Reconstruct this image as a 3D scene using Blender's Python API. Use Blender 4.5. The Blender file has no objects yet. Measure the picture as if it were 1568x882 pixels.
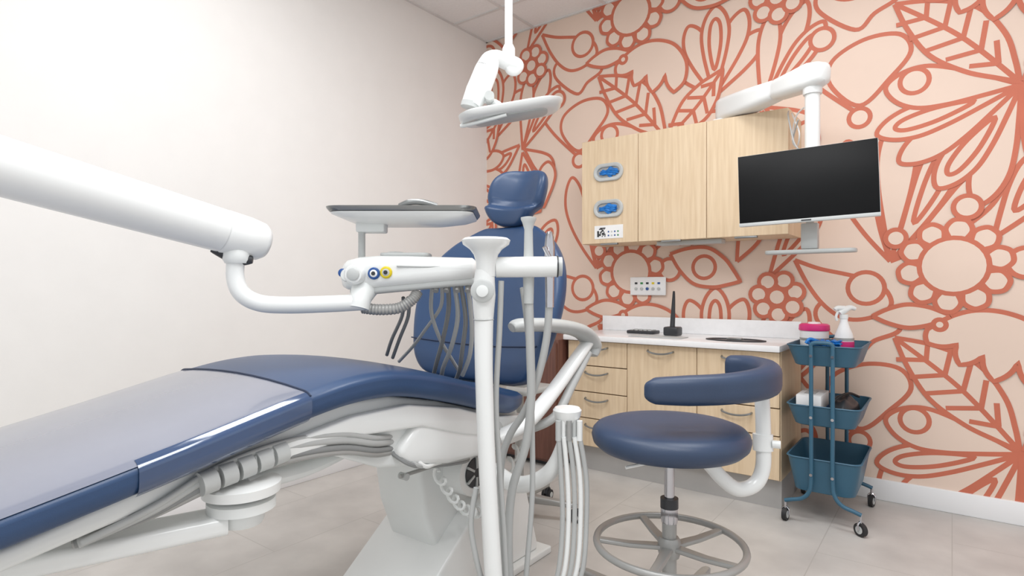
import bpy, bmesh, math, random
from mathutils import Vector, Matrix
random.seed(4)
V=Vector
scene=bpy.context.scene
scene.view_settings.view_transform='Standard'
CA,SA=0.7992,0.6011
CAMH=1.12
def F(r,d,z):            # metric frame of the stool/delivery side, turned 37 deg from the walls
    return V((CA*r-SA*d, SA*r+CA*d, z))
def lin(c):
    o=[]
    for v in c:
        v=v/255.0
        o.append(v/12.92 if v<=0.04045 else ((v+0.055)/1.055)**2.4)
    return (o[0],o[1],o[2],1)
def mat(name,rgb,rough=.5,metal=0,coat=0,var=0.04,nscale=6,bump=0,bscale=80,stretch=None,spec=.5,emit=0,rgb2=None):
    m=bpy.data.materials.new(name); m.use_nodes=True
    nt=m.node_tree; b=nt.nodes['Principled BSDF']
    b.inputs['Roughness'].default_value=rough; b.inputs['Metallic'].default_value=metal
    b.inputs['Coat Weight'].default_value=coat; b.inputs['Coat Roughness'].default_value=.06
    b.inputs['Specular IOR Level'].default_value=spec
    tc=nt.nodes.new('ShaderNodeTexCoord'); mp=nt.nodes.new('ShaderNodeMapping')
    nt.links.new(tc.outputs['Object'],mp.inputs['Vector'])
    if stretch: mp.inputs['Scale'].default_value=stretch
    n=nt.nodes.new('ShaderNodeTexNoise'); n.inputs['Scale'].default_value=nscale; n.inputs['Detail'].default_value=5
    nt.links.new(mp.outputs[0],n.inputs['Vector'])
    r=nt.nodes.new('ShaderNodeValToRGB')
    c=lin(rgb); 
    c2=lin(rgb2) if rgb2 else tuple([x*(1-var*2.5) for x in c[:3]]+[1])
    r.color_ramp.elements[0].position=.3; r.color_ramp.elements[1].position=.7
    r.color_ramp.elements[0].color=c2; r.color_ramp.elements[1].color=c
    nt.links.new(n.outputs['Fac'],r.inputs[0]); nt.links.new(r.outputs[0],b.inputs['Base Color'])
    if bump:
        n2=nt.nodes.new('ShaderNodeTexNoise'); n2.inputs['Scale'].default_value=bscale
        nt.links.new(tc.outputs['Object'],n2.inputs['Vector'])
        bp=nt.nodes.new('ShaderNodeBump'); bp.inputs['Strength'].default_value=bump; bp.inputs['Distance'].default_value=.002
        nt.links.new(n2.outputs['Fac'],bp.inputs['Height']); nt.links.new(bp.outputs[0],b.inputs['Normal'])
    return m
M={}
M['wallw']=mat('paint_white',(238,236,233),.6,var=.01,bump=.1,bscale=200)
M['wallp']=mat('mural_blush',(231,208,192),.65,var=.015,nscale=3)
M['terra']=mat('mural_terracotta',(204,113,87),.6,var=.04,nscale=5)
M['ceil']=mat('ceiling_tile',(238,238,238),.8,var=.02,nscale=60,bump=.3,bscale=150)
M['grid']=mat('ceiling_tbar',(222,221,220),.5)
M['base']=mat('baseboard_paint',(240,240,241),.4,var=.005)
M['white']=mat('white_plastic',(234,236,235),.28,var=.01,coat=.2)
M['white2']=mat('white_enamel',(228,231,230),.35,var=.012)
M['lgrey']=mat('light_grey_plastic',(192,195,194),.4)
M['grey']=mat('grey_metal',(168,168,166),.35,metal=.3)
M['hose']=mat('grey_hose',(182,184,183),.45,var=.03)
M['dhose']=mat('dark_grey_hose',(138,140,140),.45)
M['dark']=mat('dark_plastic',(48,50,54),.4)
M['black']=mat('black_glass',(9,10,12),.4,var=0,spec=.2)
M['chrome']=mat('chrome',(200,200,205),.12,metal=1)
M['steel']=mat('brushed_steel',(150,152,152),.3,metal=.8)
M['blue']=mat('navy_upholstery',(42,70,108),.4,var=.03,bump=.12,bscale=400,coat=.08)
M['blues']=mat('stool_navy_upholstery',(48,65,92),.42,var=.04,bump=.15,bscale=350)
M['vinyl']=mat('vinyl_cover_painted_reflection',(128,132,147),.22,var=.04,nscale=3,coat=.6)  # navy greyed and lightened: white wall's reflection painted into the base colour
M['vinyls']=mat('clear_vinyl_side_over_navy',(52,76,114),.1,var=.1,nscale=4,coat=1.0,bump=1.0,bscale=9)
M['seam']=mat('upholstery_seam',(28,46,76),.5)
M['wood']=mat('light_maple',(226,204,173),.5,var=.05,nscale=3,stretch=(22,22,1.3),rgb2=(212,187,154))
M['gap']=mat('cabinet_shadow_gap',(120,98,74),.6)
M['toe']=mat('toe_kick_grey',(176,174,172),.5)
M['count']=mat('quartz_counter',(241,241,242),.25,var=.02,nscale=30)
M['brown']=mat('dark_walnut',(112,72,60),.4,var=.15,nscale=3,stretch=(20,20,1.5))
M['teal']=mat('slate_blue_powdercoat',(54,98,122),.42,var=.03)
M['pink']=mat('magenta_plastic',(226,52,128),.35)
M['glove']=mat('blue_nitrile',(28,128,214),.45,var=.15,nscale=20)
M['yellow']=mat('yellow_plastic',(228,205,40),.4)
M['dblue']=mat('blue_plastic',(40,84,150),.4)
M['green']=mat('green_plastic',(60,140,80),.4)
M['rubber']=mat('black_rubber',(38,38,40),.6)
M['paper']=mat('paper_white',(244,244,244),.6)
def floormat():
    m=bpy.data.materials.new('floor_stone_tile'); m.use_nodes=True; nt=m.node_tree; b=nt.nodes['Principled BSDF']
    tc=nt.nodes.new('ShaderNodeTexCoord'); br=nt.nodes.new('ShaderNodeTexBrick')
    mp=nt.nodes.new('ShaderNodeMapping'); mp.inputs['Rotation'].default_value=(0,0,math.pi/2)
    nt.links.new(tc.outputs['Object'],mp.inputs[0]); nt.links.new(mp.outputs[0],br.inputs['Vector'])
    br.inputs['Scale'].default_value=1; br.inputs['Brick Width'].default_value=.92; br.inputs['Row Height'].default_value=.46
    br.inputs['Mortar Size'].default_value=.0025; br.inputs['Mortar Smooth'].default_value=.5
    n=nt.nodes.new('ShaderNodeTexNoise'); n.inputs['Scale'].default_value=4; n.inputs['Detail'].default_value=8
    nt.links.new(tc.outputs['Object'],n.inputs['Vector'])
    r=nt.nodes.new('ShaderNodeValToRGB'); r.color_ramp.elements[0].position=.3; r.color_ramp.elements[1].position=.72
    r.color_ramp.elements[0].color=lin((182,178,174)); r.color_ramp.elements[1].color=lin((205,201,196))
    nt.links.new(n.outputs['Fac'],r.inputs[0])
    hs=nt.nodes.new('ShaderNodeHueSaturation'); hs.inputs['Value'].default_value=.965
    nt.links.new(r.outputs[0],hs.inputs['Color'])
    nt.links.new(r.outputs[0],br.inputs['Color1']); nt.links.new(hs.outputs[0],br.inputs['Color2'])
    br.inputs['Mortar'].default_value=lin((174,170,165))
    nt.links.new(br.outputs['Color'],b.inputs['Base Color']); b.inputs['Roughness'].default_value=.42
    return m
M['floor']=floormat()

# ---------- mesh helpers ----------
class G:
    def __init__(s,name,loc):
        s.e=bpy.data.objects.new(name,None); s.e.location=loc; s.e.empty_display_size=.1
        bpy.context.collection.objects.link(s.e); s.inv=Matrix.Translation(-V(loc))
def fin(name,bm,m,g=None,smooth=True,auto=40,recalc=True):
    if recalc: bmesh.ops.recalc_face_normals(bm,faces=bm.faces[:])
    me=bpy.data.meshes.new(name); 
    for f in bm.faces: f.smooth=smooth
    if smooth:
        a=math.radians(auto)
        for e in bm.edges:
            if len(e.link_faces)==2 and e.calc_face_angle(0)>a: e.smooth=False
    bm.to_mesh(me); bm.free()
    ms=m if isinstance(m,list) else [m]
    for k in ms: me.materials.append(k if not isinstance(k,str) else M[k])
    o=bpy.data.objects.new(name,me); bpy.context.collection.objects.link(o)
    if g: o.parent=g.e; o.matrix_parent_inverse=g.inv
    return o
def box(name,lo,hi,m,g=None,bev=0,mtx=None,seg=2):
    bm=bmesh.new(); bmesh.ops.create_cube(bm,size=1)
    lo=V(lo);hi=V(hi); c=(lo+hi)/2; s=hi-lo
    for v in bm.verts: v.co=V((v.co.x*s.x,v.co.y*s.y,v.co.z*s.z))+c
    if bev: bmesh.ops.bevel(bm,geom=bm.edges[:],offset=bev,segments=seg,affect='EDGES',profile=.5)
    if mtx: bm.transform(mtx)
    return fin(name,bm,m,g)
def cr(pts,k=8,closed=False,rad=None):
    n=len(pts); out=[]; ro=[]
    rng=range(n if closed else n-1)
    for i in rng:
        if closed: a,b,c,d=[pts[(i+j)%n] for j in(-1,0,1,2)]
        else: a,b,c,d=pts[max(i-1,0)],pts[i],pts[i+1],pts[min(i+2,n-1)]
        for j in range(k):
            t=j/k
            out.append(0.5*((2*b)+(c-a)*t+(2*a-5*b+4*c-d)*t*t+(3*b-a-3*c+d)*t**3))
            if rad: ro.append(rad[i]*(1-t)+rad[(i+1)%n]*t)
    if not closed:
        out.append(pts[-1].copy()); 
        if rad: ro.append(rad[-1])
    return (out,ro) if rad else out
def loft(name,rings,m,g=None,cap=True,auto=40,close=False):
    bm=bmesh.new(); R=[[bm.verts.new(p) for p in r] for r in rings]; n=len(R[0])
    for i in range(len(R)-1+(1 if close else 0)):
        a=R[i]; b=R[(i+1)%len(R)]
        for j in range(n): bm.faces.new((a[j],a[(j+1)%n],b[(j+1)%n],b[j]))
    if cap and not close: bm.faces.new(R[0]); bm.faces.new(R[-1][::-1])
    return fin(name,bm,m,g,auto=auto)
def sweep(name,pts,rad,m,g=None,n=12,smooth=True,k=6,sx=1,sz=1):
    pts=[V(p) for p in pts]; rads=rad if isinstance(rad,(list,tuple)) else [rad]*len(pts)
    if smooth and len(pts)>2: pts,rads=cr(pts,k,False,list(rads))
    rings=[]; T=(pts[1]-pts[0]).normalized()
    up=V((0,0,1)) if abs(T.z)<.9 else V((0,1,0))
    N=T.cross(up).normalized()
    for i,p in enumerate(pts):
        if i==0: t=pts[1]-pts[0]
        elif i==len(pts)-1: t=pts[-1]-pts[-2]
        else: t=pts[i+1]-pts[i-1]
        t.normalize(); N=(N-t*N.dot(t)).normalized(); B=t.cross(N)
        rings.append([p+N*math.cos(2*math.pi*q/n)*rads[i]*sx+B*math.sin(2*math.pi*q/n)*rads[i]*sz for q in range(n)])
    return loft(name,rings,m,g)
def cyl(name,a,b,r,m,g=None,n=24,r2=None):
    return sweep(name,[a,b],[r,r if r2 is None else r2],m,g,n=n)
def lathe(name,prof,c,m,g=None,n=40,axis=None):
    bm=bmesh.new(); R=[]
    A=V(axis).normalized() if axis is not None else V((0,0,1))
    q=V((0,0,1)).rotation_difference(A)
    for r,z in prof:
        R.append([bm.verts.new(V(c)+q@V((max(r,1e-4)*math.cos(2*math.pi*i/n),max(r,1e-4)*math.sin(2*math.pi*i/n),z))) for i in range(n)])
    for a,b in zip(R,R[1:]):
        for j in range(n): bm.faces.new((a[j],a[(j+1)%n],b[(j+1)%n],b[j]))
    bm.faces.new(R[0]); bm.faces.new(R[-1][::-1])
    return fin(name,bm,m,g)
def rrect(hw,hh,rad,k=5,s=8):
    rad=min(rad,hw*.98,hh*.98); cs=[(hw-rad,hh-rad,0),(-hw+rad,hh-rad,90),(-hw+rad,-hh+rad,180),(hw-rad,-hh+rad,270)]
    P=[]
    for i,(cx,cy,a) in enumerate(cs):
        for j in range(k+1):
            t=math.radians(a+90*j/k); P.append((cx+rad*math.cos(t),cy+rad*math.sin(t)))
        nx=cs[(i+1)%4]; t=math.radians(nx[2]); e=(nx[0]+rad*math.cos(t),nx[1]+rad*math.sin(t)); p=P[-1]
        for j in range(1,s): P.append((p[0]+(e[0]-p[0])*j/s,p[1]+(e[1]-p[1])*j/s))
    return P
def prism(name,prof,x0,x1,m,g=None,bev=.01,seg=3):
    bm=bmesh.new(); a=[bm.verts.new((x0,y,z)) for y,z in prof]; b=[bm.verts.new((x1,y,z)) for y,z in prof]; n=len(prof)
    for j in range(n): bm.faces.new((a[j],a[(j+1)%n],b[(j+1)%n],b[j]))
    bm.faces.new(a[::-1]); bm.faces.new(b)
    bmesh.ops.recalc_face_normals(bm,faces=bm.faces[:])
    if bev: bmesh.ops.bevel(bm,geom=[e for e in bm.edges],offset=bev,segments=seg,affect='EDGES',profile=.5,clamp_overlap=True)
    return fin(name,bm,m,g)
def rbox(name,c,hw,hd,hh,rad,m,g,ux,uy,uz,edge=.01):
    rings=[]
    for s,z in((-1,-1),(0,-.6),(0,.6),(-1,1)):
        rings.append([V(c)+ux*x+uy*y+uz*(z*hh) for x,y in rrect(hw+s*edge*.7,hd+s*edge*.7,rad)])
    return loft(name,rings,m,g,auto=60)
UX=V((1,0,0));UY=V((0,1,0));UZ=V((0,0,1))
FR=V((CA,SA,0)); FD=V((-SA,CA,0))

# ---------- room ----------
XL,YB,ZC=-3.0,3.655,3.1; XR=2.4; YF=-2.2
box('floor',(XL-.1,YF,-.05),(XR,YB+.1,0),'floor')
box('ceiling',(XL-.1,YF,ZC),(XR,YB+.1,ZC+.06),'ceil')
box('wall_left',(XL-.1,YF,0),(XL,YB,ZC),'wallw')
box('baseboard_left',(XL,YF,0),(XL+.014,YB-.014,.11),'base',bev=.004)
box('baseboard_back',(-.665,YB-.018,0),(XR,YB,.11),'base',bev=.004)
bm=bmesh.new()
def addbox(bm,lo,hi):
    r=bmesh.ops.create_cube(bm,size=1); lo=V(lo);hi=V(hi);c=(lo+hi)/2;s=hi-lo
    for v in r['verts']: v.co=V((v.co.x*s.x,v.co.y*s.y,v.co.z*s.z))+c
x=XL+.46
while x<XR: addbox(bm,(x-.012,YF,ZC-.006),(x+.012,YB,ZC)); x+=.61
y=YB-.40
while y>YF: addbox(bm,(XL,y-.012,ZC-.0065),(XR,y+.012,ZC)); y-=.61
addbox(bm,(XL,YF,ZC-.007),(XL+.022,YB,ZC)); addbox(bm,(XL,YB-.022,ZC-.007),(XR,YB,ZC))
fin('trim_ceiling_grid',bm,'grid',smooth=False)

# mural on back wall: square repeat, each motif is a filled outline painted over the previous ones
T=1.745; LW=.0225
tile=[]   # (points, closed, fill)
def P2(l): return [V((a,b,0)) for a,b in l]
def curve(l,closed=False,k=7,fill=False): tile.append((cr(P2(l),k,closed),closed,fill))
def circ(x,z,r,n=28): tile.append(([V((x+r*math.cos(2*math.pi*i/n),z+r*math.sin(2*math.pi*i/n),0)) for i in range(n)],True,True))
def petal(x0,z0,x1,z1,w,inner=0,sharp=False,bend=0):
    a=V((x0,z0,0)); b=V((x1,z1,0)); u=b-a; L=u.length; u.normalize(); nn=V((-u.y,u.x,0))
    prof=[(0,0),(.25,.45),(.5,.85),(.72,1.0),(.9,.68),(1,0)] if not sharp else [(0,0),(.2,.6),(.45,1.0),(.7,.8),(.88,.36),(1,0)]
    L1=[a+u*L*t+nn*(w/2*s+bend*4*t*(1-t)) for t,s in prof]; L2=[a+u*L*t+nn*(-w/2*s+bend*4*t*(1-t)) for t,s in prof]
    if sharp:
        p=cr(L1,6)+cr(L2,6)[::-1][1:]; tile.append((p,False,True))
    else: tile.append((cr(L1+L2[::-1][1:],6),False,True))
    if inner:
        p=[a+u*L*.30+nn*bend,a+u*L*.55+nn*(w*.2+bend),a+u*L*.78+nn*(w*.18+bend*.6),a+u*L*.86+nn*bend*.5,a+u*L*.78-nn*(w*.18-bend*.6),a+u*L*.55-nn*(w*.2-bend)]
        tile.append((cr(p,6,True),True,False))
def line(x0,z0,x1,z1,b=0):
    a=V((x0,z0,0));c=V((x1,z1,0));u=c-a;nn=V((-u.y,u.x,0)).normalized()
    tile.append((cr([a,a+u*.5+nn*b,c],8),False,False))
def sun(x,z,R,n=9,L=.085):
    for i in range(n):
        a=2*math.pi*(i+.3)/n; h=math.pi/n*.92
        q=lambda rr,aa:V((x+rr*math.cos(aa),z+rr*math.sin(aa),0))
        tile.append((cr([q(R*.95,a-h*.75),q(R+L*.55,a-h),q(R+L,a-h*.5),q(R+L*1.08,a),q(R+L,a+h*.5),q(R+L*.55,a+h),q(R*.95,a+h*.75)],5),False,True))
    circ(x,z,R)
def flower(x,z,r0,r1,n=6):
    for i in range(n):
        a=2*math.pi*i/n+.3; circ(x+(r0+r1)*math.cos(a),z+(r0+r1)*math.sin(a),r1*.92,18)
    circ(x,z,r0,16)
def ladder(x0,z0,x1,z1,w,n=5,bend=.03):
    petal(x0,z0,x1,z1,w,sharp=True,bend=bend); line(x0,z0,x1,z1,bend)
    a=V((x0,z0,0)); b=V((x1,z1,0)); u=b-a; L=u.length; u.normalize(); nn=V((-u.y,u.x,0))
    for i in range(n):
        t=.24+.58*i/(n-1); ww=w/2*math.sin(math.pi*min(1,t*1.02))**.8; o=bend*4*t*(1-t)
        for s in(1,-1):
            tile.append(([a+u*L*t+nn*o, a+u*(L*(t-.12))+nn*(o+s*ww*.95)],False,False))
for tx,tz,w,b in((.20,1.74,.17,-.04),(-.46,1.92,.16,.04),(.02,1.93,.17,-.02),(-.22,2.02,.17,.0)): petal(-.26,1.26,tx,tz,w,1 if w>.165 and tx<.1 and tx>-.1 else 0,bend=b)
petal(.16,1.36,.42,1.78,.2,1)
circ(-.40,2.04,.05)
curve([(-.42,.775),(-.60,.93),(-.58,1.04),(-.40,1.06),(-.24,1.0),(-.22,.90),(-.33,.84)],True,fill=True)
curve([(-.40,.36),(-.54,.50),(-.53,.63),(-.38,.71),(-.22,.70),(-.17,.60),(-.26,.48)],True,fill=True)
line(-.42,.33,-.78,.73,.02)
petal(-.72,1.28,-.26,1.02,.24,bend=-.05); circ(-.37,1.12,.085)
petal(-.86,1.18,-.60,1.62,.16,1)
for tx,tz,w,i in((-1.44,.88,.14,0),(-.90,.90,.14,0),(-1.34,1.04,.15,0),(-1.0,1.05,.15,0),(-1.17,1.12,.17,1)): petal(-1.18,.56,tx,tz,w,i)
for tx,tz,w,i in((-.66,1.0,.13,0),(-.57,.86,.13,1),(-.84,.99,.12,0)): petal(-.90,.44,tx,tz,w,i)
circ(-.58,.765,.06)
petal(-.93,.48,-1.20,.30,.16,1); petal(-.88,.44,-.62,.24,.15,0)
petal(-.90,.42,-.84,.10,.15,1)
H=(.262,.335)
for tx,tz,w,i in((.10,-.22,.15,0),(-.06,-.12,.16,1),(-.22,.03,.16,0),(-.32,.19,.16,1)): petal(H[0],H[1],tx,tz,w,i)
petal(H[0],H[1],-.28,.43,.21,0); circ(-.155,.44,.062)
for tx,tz,w,i in((.40,-.12,.15,0),(.60,.02,.16,1),(.68,.22,.15,0),(.66,.42,.15,0)): petal(H[0],H[1],tx,tz,w,i)
ladder(-.24,.86,.255,.35,.27,5)
ladder(.27,.35,.62,.72,.20,4,-.02)
# dove / open hand: plain fill, then wing outline and scallops as strokes
dcx,dcz=.15,.82
def dv(l): return [(dcx+a,dcz+b) for a,b in l]
wing=cr(P2(dv([(-.25,.09),(-.17,.15),(-.06,.19),(.06,.18),(.17,.12),(.24,.0),(.23,-.12),(.16,-.18)])),7)
scal=[(.16,-.18),(.10,-.05),(.01,-.15),(-.03,-.03),(-.12,-.08),(-.13,.02),(-.25,.02),(-.25,.09)]
low=[]
for (ax0,az0),(bx0,bz0) in zip(scal,scal[1:]):
    p=V((dcx+ax0,dcz+az0,0)); q_=V((dcx+bx0,dcz+bz0,0)); dd=q_-p; nn_=V((dd.y,-dd.x,0))*.12
    for j in range(8):
        t=j/8; low.append(p+dd*t-nn_*4*t*(1-t))
tile.append((wing+low[1:],True,True))
petal(-.34,.97,.0,.98,.12,sharp=True)
circ(-.05,.935,.026)
circ(-.235,1.38,.045); circ(.28,1.24,.07); circ(.06,1.52,.055)
sun(.005,1.23,.14,10)
flower(-.815,1.067,.05,.052,7)
petal(-1.46,1.34,-1.02,1.16,.24,sharp=True); circ(-1.24,1.25,.07)
petal(-1.04,1.28,-.93,1.50,.12)
ladder(-1.40,1.40,-1.16,1.70,.17,4,-.02)
circ(-.99,1.64,.06)
petal(-.72,1.72,-.96,1.96,.16,1); petal(-.70,1.72,-.66,2.06,.15); petal(-.72,1.70,-1.02,1.76,.12)
circ(-1.10,1.50,.05)
bm=bmesh.new()
def ribbon(bm,pts,closed,w,ox,oz,y):
    n=len(pts); L=[]
    for i,p in enumerate(pts):
        if closed: t=pts[(i+1)%n]-pts[i-1]
        else: t=pts[min(i+1,n-1)]-pts[max(i-1,0)]
        if t.length<1e-6: t=V((1,0,0))
        t.normalize(); nn=V((-t.y,t.x,0))*w/2
        a=p+nn; b=p-nn; yy=y-i*4e-7
        L.append((bm.verts.new((a.x+ox,yy,a.y+oz)),bm.verts.new((b.x+ox,yy,b.y+oz))))
    for i in range(n if closed else n-1):
        a=L[i]; b=L[(i+1)%n]
        bm.faces.new((a[0],a[1],b[1],b[0])).material_index=1
for i in(-2,-1,0,1):
    for j in(-1,0,1,2):
        for q,(pts,cl,fl) in enumerate(tile):
            xs=[p.x+i*T for p in pts]; zs=[p.y+j*T for p in pts]
            if max(xs)<XL or min(xs)>XR or max(zs)<0 or min(zs)>ZC: continue
            y=YB-.0006-q*9e-5
            if fl:
                vs=[]; last=None
                for p in pts:
                    if last is None or (p-last).length>1e-4: vs.append(bm.verts.new((p.x+i*T,y,p.y+j*T))); last=p
                f=bm.faces.new(vs); f.material_index=0
            ribbon(bm,pts,cl,LW,i*T,j*T,y-4e-5)
bmesh.ops.triangulate(bm,faces=[f for f in bm.faces if len(f.verts)>4])
for co,no in(((XL,0,0),(-1,0,0)),((XR,0,0),(1,0,0)),((0,0,.02),(0,0,-1)),((0,0,ZC),(0,0,1))):
    bmesh.ops.bisect_plane(bm,geom=bm.verts[:]+bm.edges[:]+bm.faces[:],plane_co=co,plane_no=no,clear_outer=True)
for f in bm.faces:
    f.normal_update()
    if f.normal.y>0: f.normal_flip()
addbox(bm,(XL-.1,YB,0),(XR,YB+.1,ZC))
fin('wall_back',bm,['wallp','terra'],smooth=False,recalc=False)

# ---------- base cabinet ----------
g=G('base_cabinet',(-1.3,3.4,0))
YW=YB-.022
cx0,cx1,yf=-1.92,-.684,3.155
box('carcass',(cx0,yf,.15),(cx1,YW,.80),'wood',g)
box('reveal',(cx0+.004,yf-.003,.155),(cx1-.004,yf,.797),'gap',g)
box('toe_kick',(cx0+.01,yf+.03,0),(cx1-.005,YW,.15),'toe',g)
def pull(name,x,y,z,w,g,r=.0055):
    sweep(name,[(x-w/2,y,z),(x-w*.46,y-.018,z-.004),(x-w*.25,y-.026,z-.012),(x,y-.028,z-.015),(x+w*.25,y-.026,z-.012),(x+w*.46,y-.018,z-.004),(x+w/2,y,z)],r,'steel',g,n=8)
def front(i,x0,x1,z0,z1,hz=None):
    box('front_%d'%i,(x0+.002,yf-.022,z0+.002),(x1-.002,yf-.003,z1-.002),'wood',g,bev=.0015,seg=1)
    pull('pull_%d'%i,(x0+x1)/2,yf-.022,(z1-.035) if hz is None else hz,.15,g)
k=0
for z0,z1 in((.155,.325),(.327,.485),(.487,.645),(.647,.797)): k+=1; front(k,-1.918,-1.517,z0,z1)
k+=1; front(k,-1.517,-1.105,.155,.797,.765)
for z0,z1 in((.155,.375),(.377,.515),(.517,.797)): k+=1; front(k,-1.105,-.686,z0,z1)
g=G('countertop',(-1.3,3.4,.8))
box('slab',(-1.935,3.10,.80),(-.68,YW,.832),'count',g,bev=.004)
box('backsplash',(-1.935,YW-.018,.832),(-.68,YW,.93),'count',g,bev=.003)
g=G('dark_wood_side_cabinet',(-2.2,3.35,0))
box('body',(-2.45,3.06,.03),(-1.945,YW,.80),'brown',g,bev=.004)
box('door',(-2.44,3.04,.05),(-1.95,3.06,.78),'brown',g,bev=.004)
box('plinth',(-2.43,3.1,0),(-1.96,YW,.03),'dark',g)

# ---------- wall cabinet ----------
g=G('wall_cabinet',(-1.3,3.5,1.4))
z0,z1,yf2=1.404,2.067,3.345
box('carcass',(-1.93,yf2,z0),(-.685,YB-.011,z1),'wood',g)
box('reveal',(-1.926,yf2-.003,z0+.004),(-.689,yf2,z1-.004),'gap',g)
for i,(a,b) in enumerate(((-1.93,-1.535),(-1.535,-1.116),(-1.116,-.685))):
    box('door_panel_%d'%(i+1),(a+.0015,yf2-.022,z0),(b-.0015,yf2-.003,z1),'wood',g,bev=.0015,seg=1)
    box('edge_pull_%d'%(i+1),((a+b)/2-.06,yf2-.028,z0-.012),((a+b)/2+.06,yf2-.008,z0-.001),'steel',g,bev=.002)
box('under_cabinet_light',(-1.44,3.38,z0-.026),(-1.05,3.46,z0-.001),'lgrey',g,bev=.004)
def stadium(w,h,k=12): return rrect(w/2,h/2,h/2*.97,k,6)
for i,zc in enumerate((1.852,1.622)):
    xc=-1.735; y=yf2-.022
    rings=[]
    for s,dy in((0,0),(0,-.010),(-.004,-.014),(-.016,-.014),(-.022,-.010),(-.024,-.001)):
        rings.append([V((xc+a*(1+s/.1),y+dy,zc+b*(1+s/.055))) for a,b in stadium(.205,.112)])
    loft('glove_slot_frame_%d'%(i+1),rings,'lgrey',g,cap=False)
    bm=bmesh.new(); bm.faces.new([bm.verts.new((xc+a*.8,y-.002,zc+b*.8)) for a,b in stadium(.205,.112)]); fin('glove_slot_back_%d'%(i+1),bm,'grey',g,smooth=False)
    bm=bmesh.new(); bmesh.ops.create_icosphere(bm,subdivisions=4,radius=1)
    for v in bm.verts:
        n=math.sin(v.co.x*9+i*2)*.12+math.sin(v.co.z*13+v.co.x*7)*.1+math.sin(v.co.y*15)*.06
        v.co=V((xc+v.co.x*.066*(1+n),y-.006+v.co.y*.013*(1+2*n),zc-.002+v.co.z*.023*(1+1.5*n+.3*math.sin(v.co.x*4+i))))
    fin('nitrile_gloves_%d'%(i+1),bm,'glove',g)
yy=yf2-.022
box('label_card',(-1.835,yy-.002,1.433),(-1.635,yy,1.517),'paper',g)
bm=bmesh.new()
for a in range(9):
    for b in range(9):
        if random.random()<.55: 
            x=-1.815+a*.0065; z=1.445+b*.0065; addbox(bm,(x,yy-.003,z),(x+.0065,yy-.002,z+.0065))
fin('label_code',bm,'dark',g,smooth=False)
for a in range(4):
    for b in range(2):
        x=-1.735+a*.022; z=1.452+b*.024
        lathe('label_dot_%d_%d'%(a,b),[(.0055,0),(.0055,.001)],(x,yy-.002,z),['dblue','lgrey','dblue','green'][a],g,n=12,axis=(0,-1,0))

# wall outlet panel
g=G('gas_outlet_panel',(-1.61,YB,1.13))
box('plate',(-1.735,YB-.026,1.072),(-1.484,YB-.012,1.193),'paper',g,bev=.006)
for i,(x,c) in enumerate(((-1.69,'dark'),(-1.65,'green'),(-1.61,'dark'),(-1.57,'yellow'),(-1.53,'dblue'))):
    lathe('port_%d'%i,[(.010,0),(.010,.006),(.006,.008)],(x,YB-.026,1.115),'lgrey' if i!=2 else 'dblue',g,n=16,axis=(0,-1,0))
    box('tag_%d'%i,(x-.009,YB-.028,1.145),(x+.009,YB-.026,1.158),c,g)

# counter items
g=G('curing_light',(-1.36,3.45,.832))
box('dock',(-1.40,3.38,.832),(-1.31,3.47,.885),'dark',g,bev=.01)
sweep('wand',[(-1.36,3.43,.87),(-1.36,3.44,.95),(-1.355,3.44,1.06),(-1.35,3.43,1.10)],[.016,.014,.009,.006],'dark',g)
g=G('desk_phone',(-1.6,3.4,.832))
box('body',(-1.66,3.42,.832),(-1.48,3.53,.852),'dark',g,bev=.006)
for a in range(5):
    for b in range(3): box('key_%d_%d'%(a,b),(-1.64+a*.03,3.435+b*.028,.852),(-1.62+a*.03,3.455+b*.028,.857),'lgrey',g)
g=G('instrument_mat',(-1.35,3.25,.832))
rbox('mat',(-1.38,3.26,.835),.16,.07,.002,.01,'lgrey',g,UX,UY,UZ,.002)
g=G('oval_sink',(-1.0,3.28,.832))
rings=[]
for s,z in((1.0,.8325),(1.0,.838),(.93,.839),(.88,.834)):
    rings.append([V((-.95+.16*s*math.cos(t*math.pi/20),3.30+.085*s*math.sin(t*math.pi/20),z)) for t in range(40)])
loft('rim',rings,'dark',g)
box('soap_dish',(-.98,3.24,.839),(-.90,3.28,.85),'steel',g,bev=.004)

# ---------- monitor + arm ----------
g=G('articulated_support_arm',(-.9,3.4,2.067))
PX,PY=-.525,3.05
box('cabinet_mount',(-1.10,3.38,2.068),(-.96,3.52,2.09),'white2',g,bev=.006)
a=V((-1.03,3.44,2.145)); b=V((PX,PY,2.115)); u=(b-a).normalized(); s=u.cross(UZ).normalized(); w=s.cross(u)
rings=[]
for t,hw,hh in((-.085,.03,.035),(-.075,.05,.052),(-.05,.062,.064),(.0,.066,.068),(.3,.062,.062),(.62,.052,.05),(.63,.048,.046),(.66,.052,.05),(1.0,.058,.06),(1.09,.05,.05),(1.12,.03,.035)):
    c=a+(b-a)*t; rings.append([c+s*x+w*y for x,y in rrect(hw,hh,.03)])
loft('beam',rings,'white',g,auto=50)
cyl('post',(PX,PY,1.60),(PX,PY,2.09),.033,'white',g)
lathe('post_collar',[(.04,0),(.042,.01),(.042,.04),(.036,.05)],(PX,PY,2.03),'white',g)
cyl('lower_stem',(PX,PY-.06,1.30),(PX,PY-.06,1.62),.017,'lgrey',g)
box('bracket',(PX-.05,PY-.075,1.52),(PX+.05,PY+.03,1.66),'white2',g,bev=.008)
rbox('handle_shelf',(PX,PY-.07,1.288),.19,.045,.009,.03,'lgrey',g,UX,UY,UZ,.004)
box('stem_plate',(PX-.035,PY-.085,1.30),(PX+.035,PY-.035,1.42),'lgrey',g,bev=.006)
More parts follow.
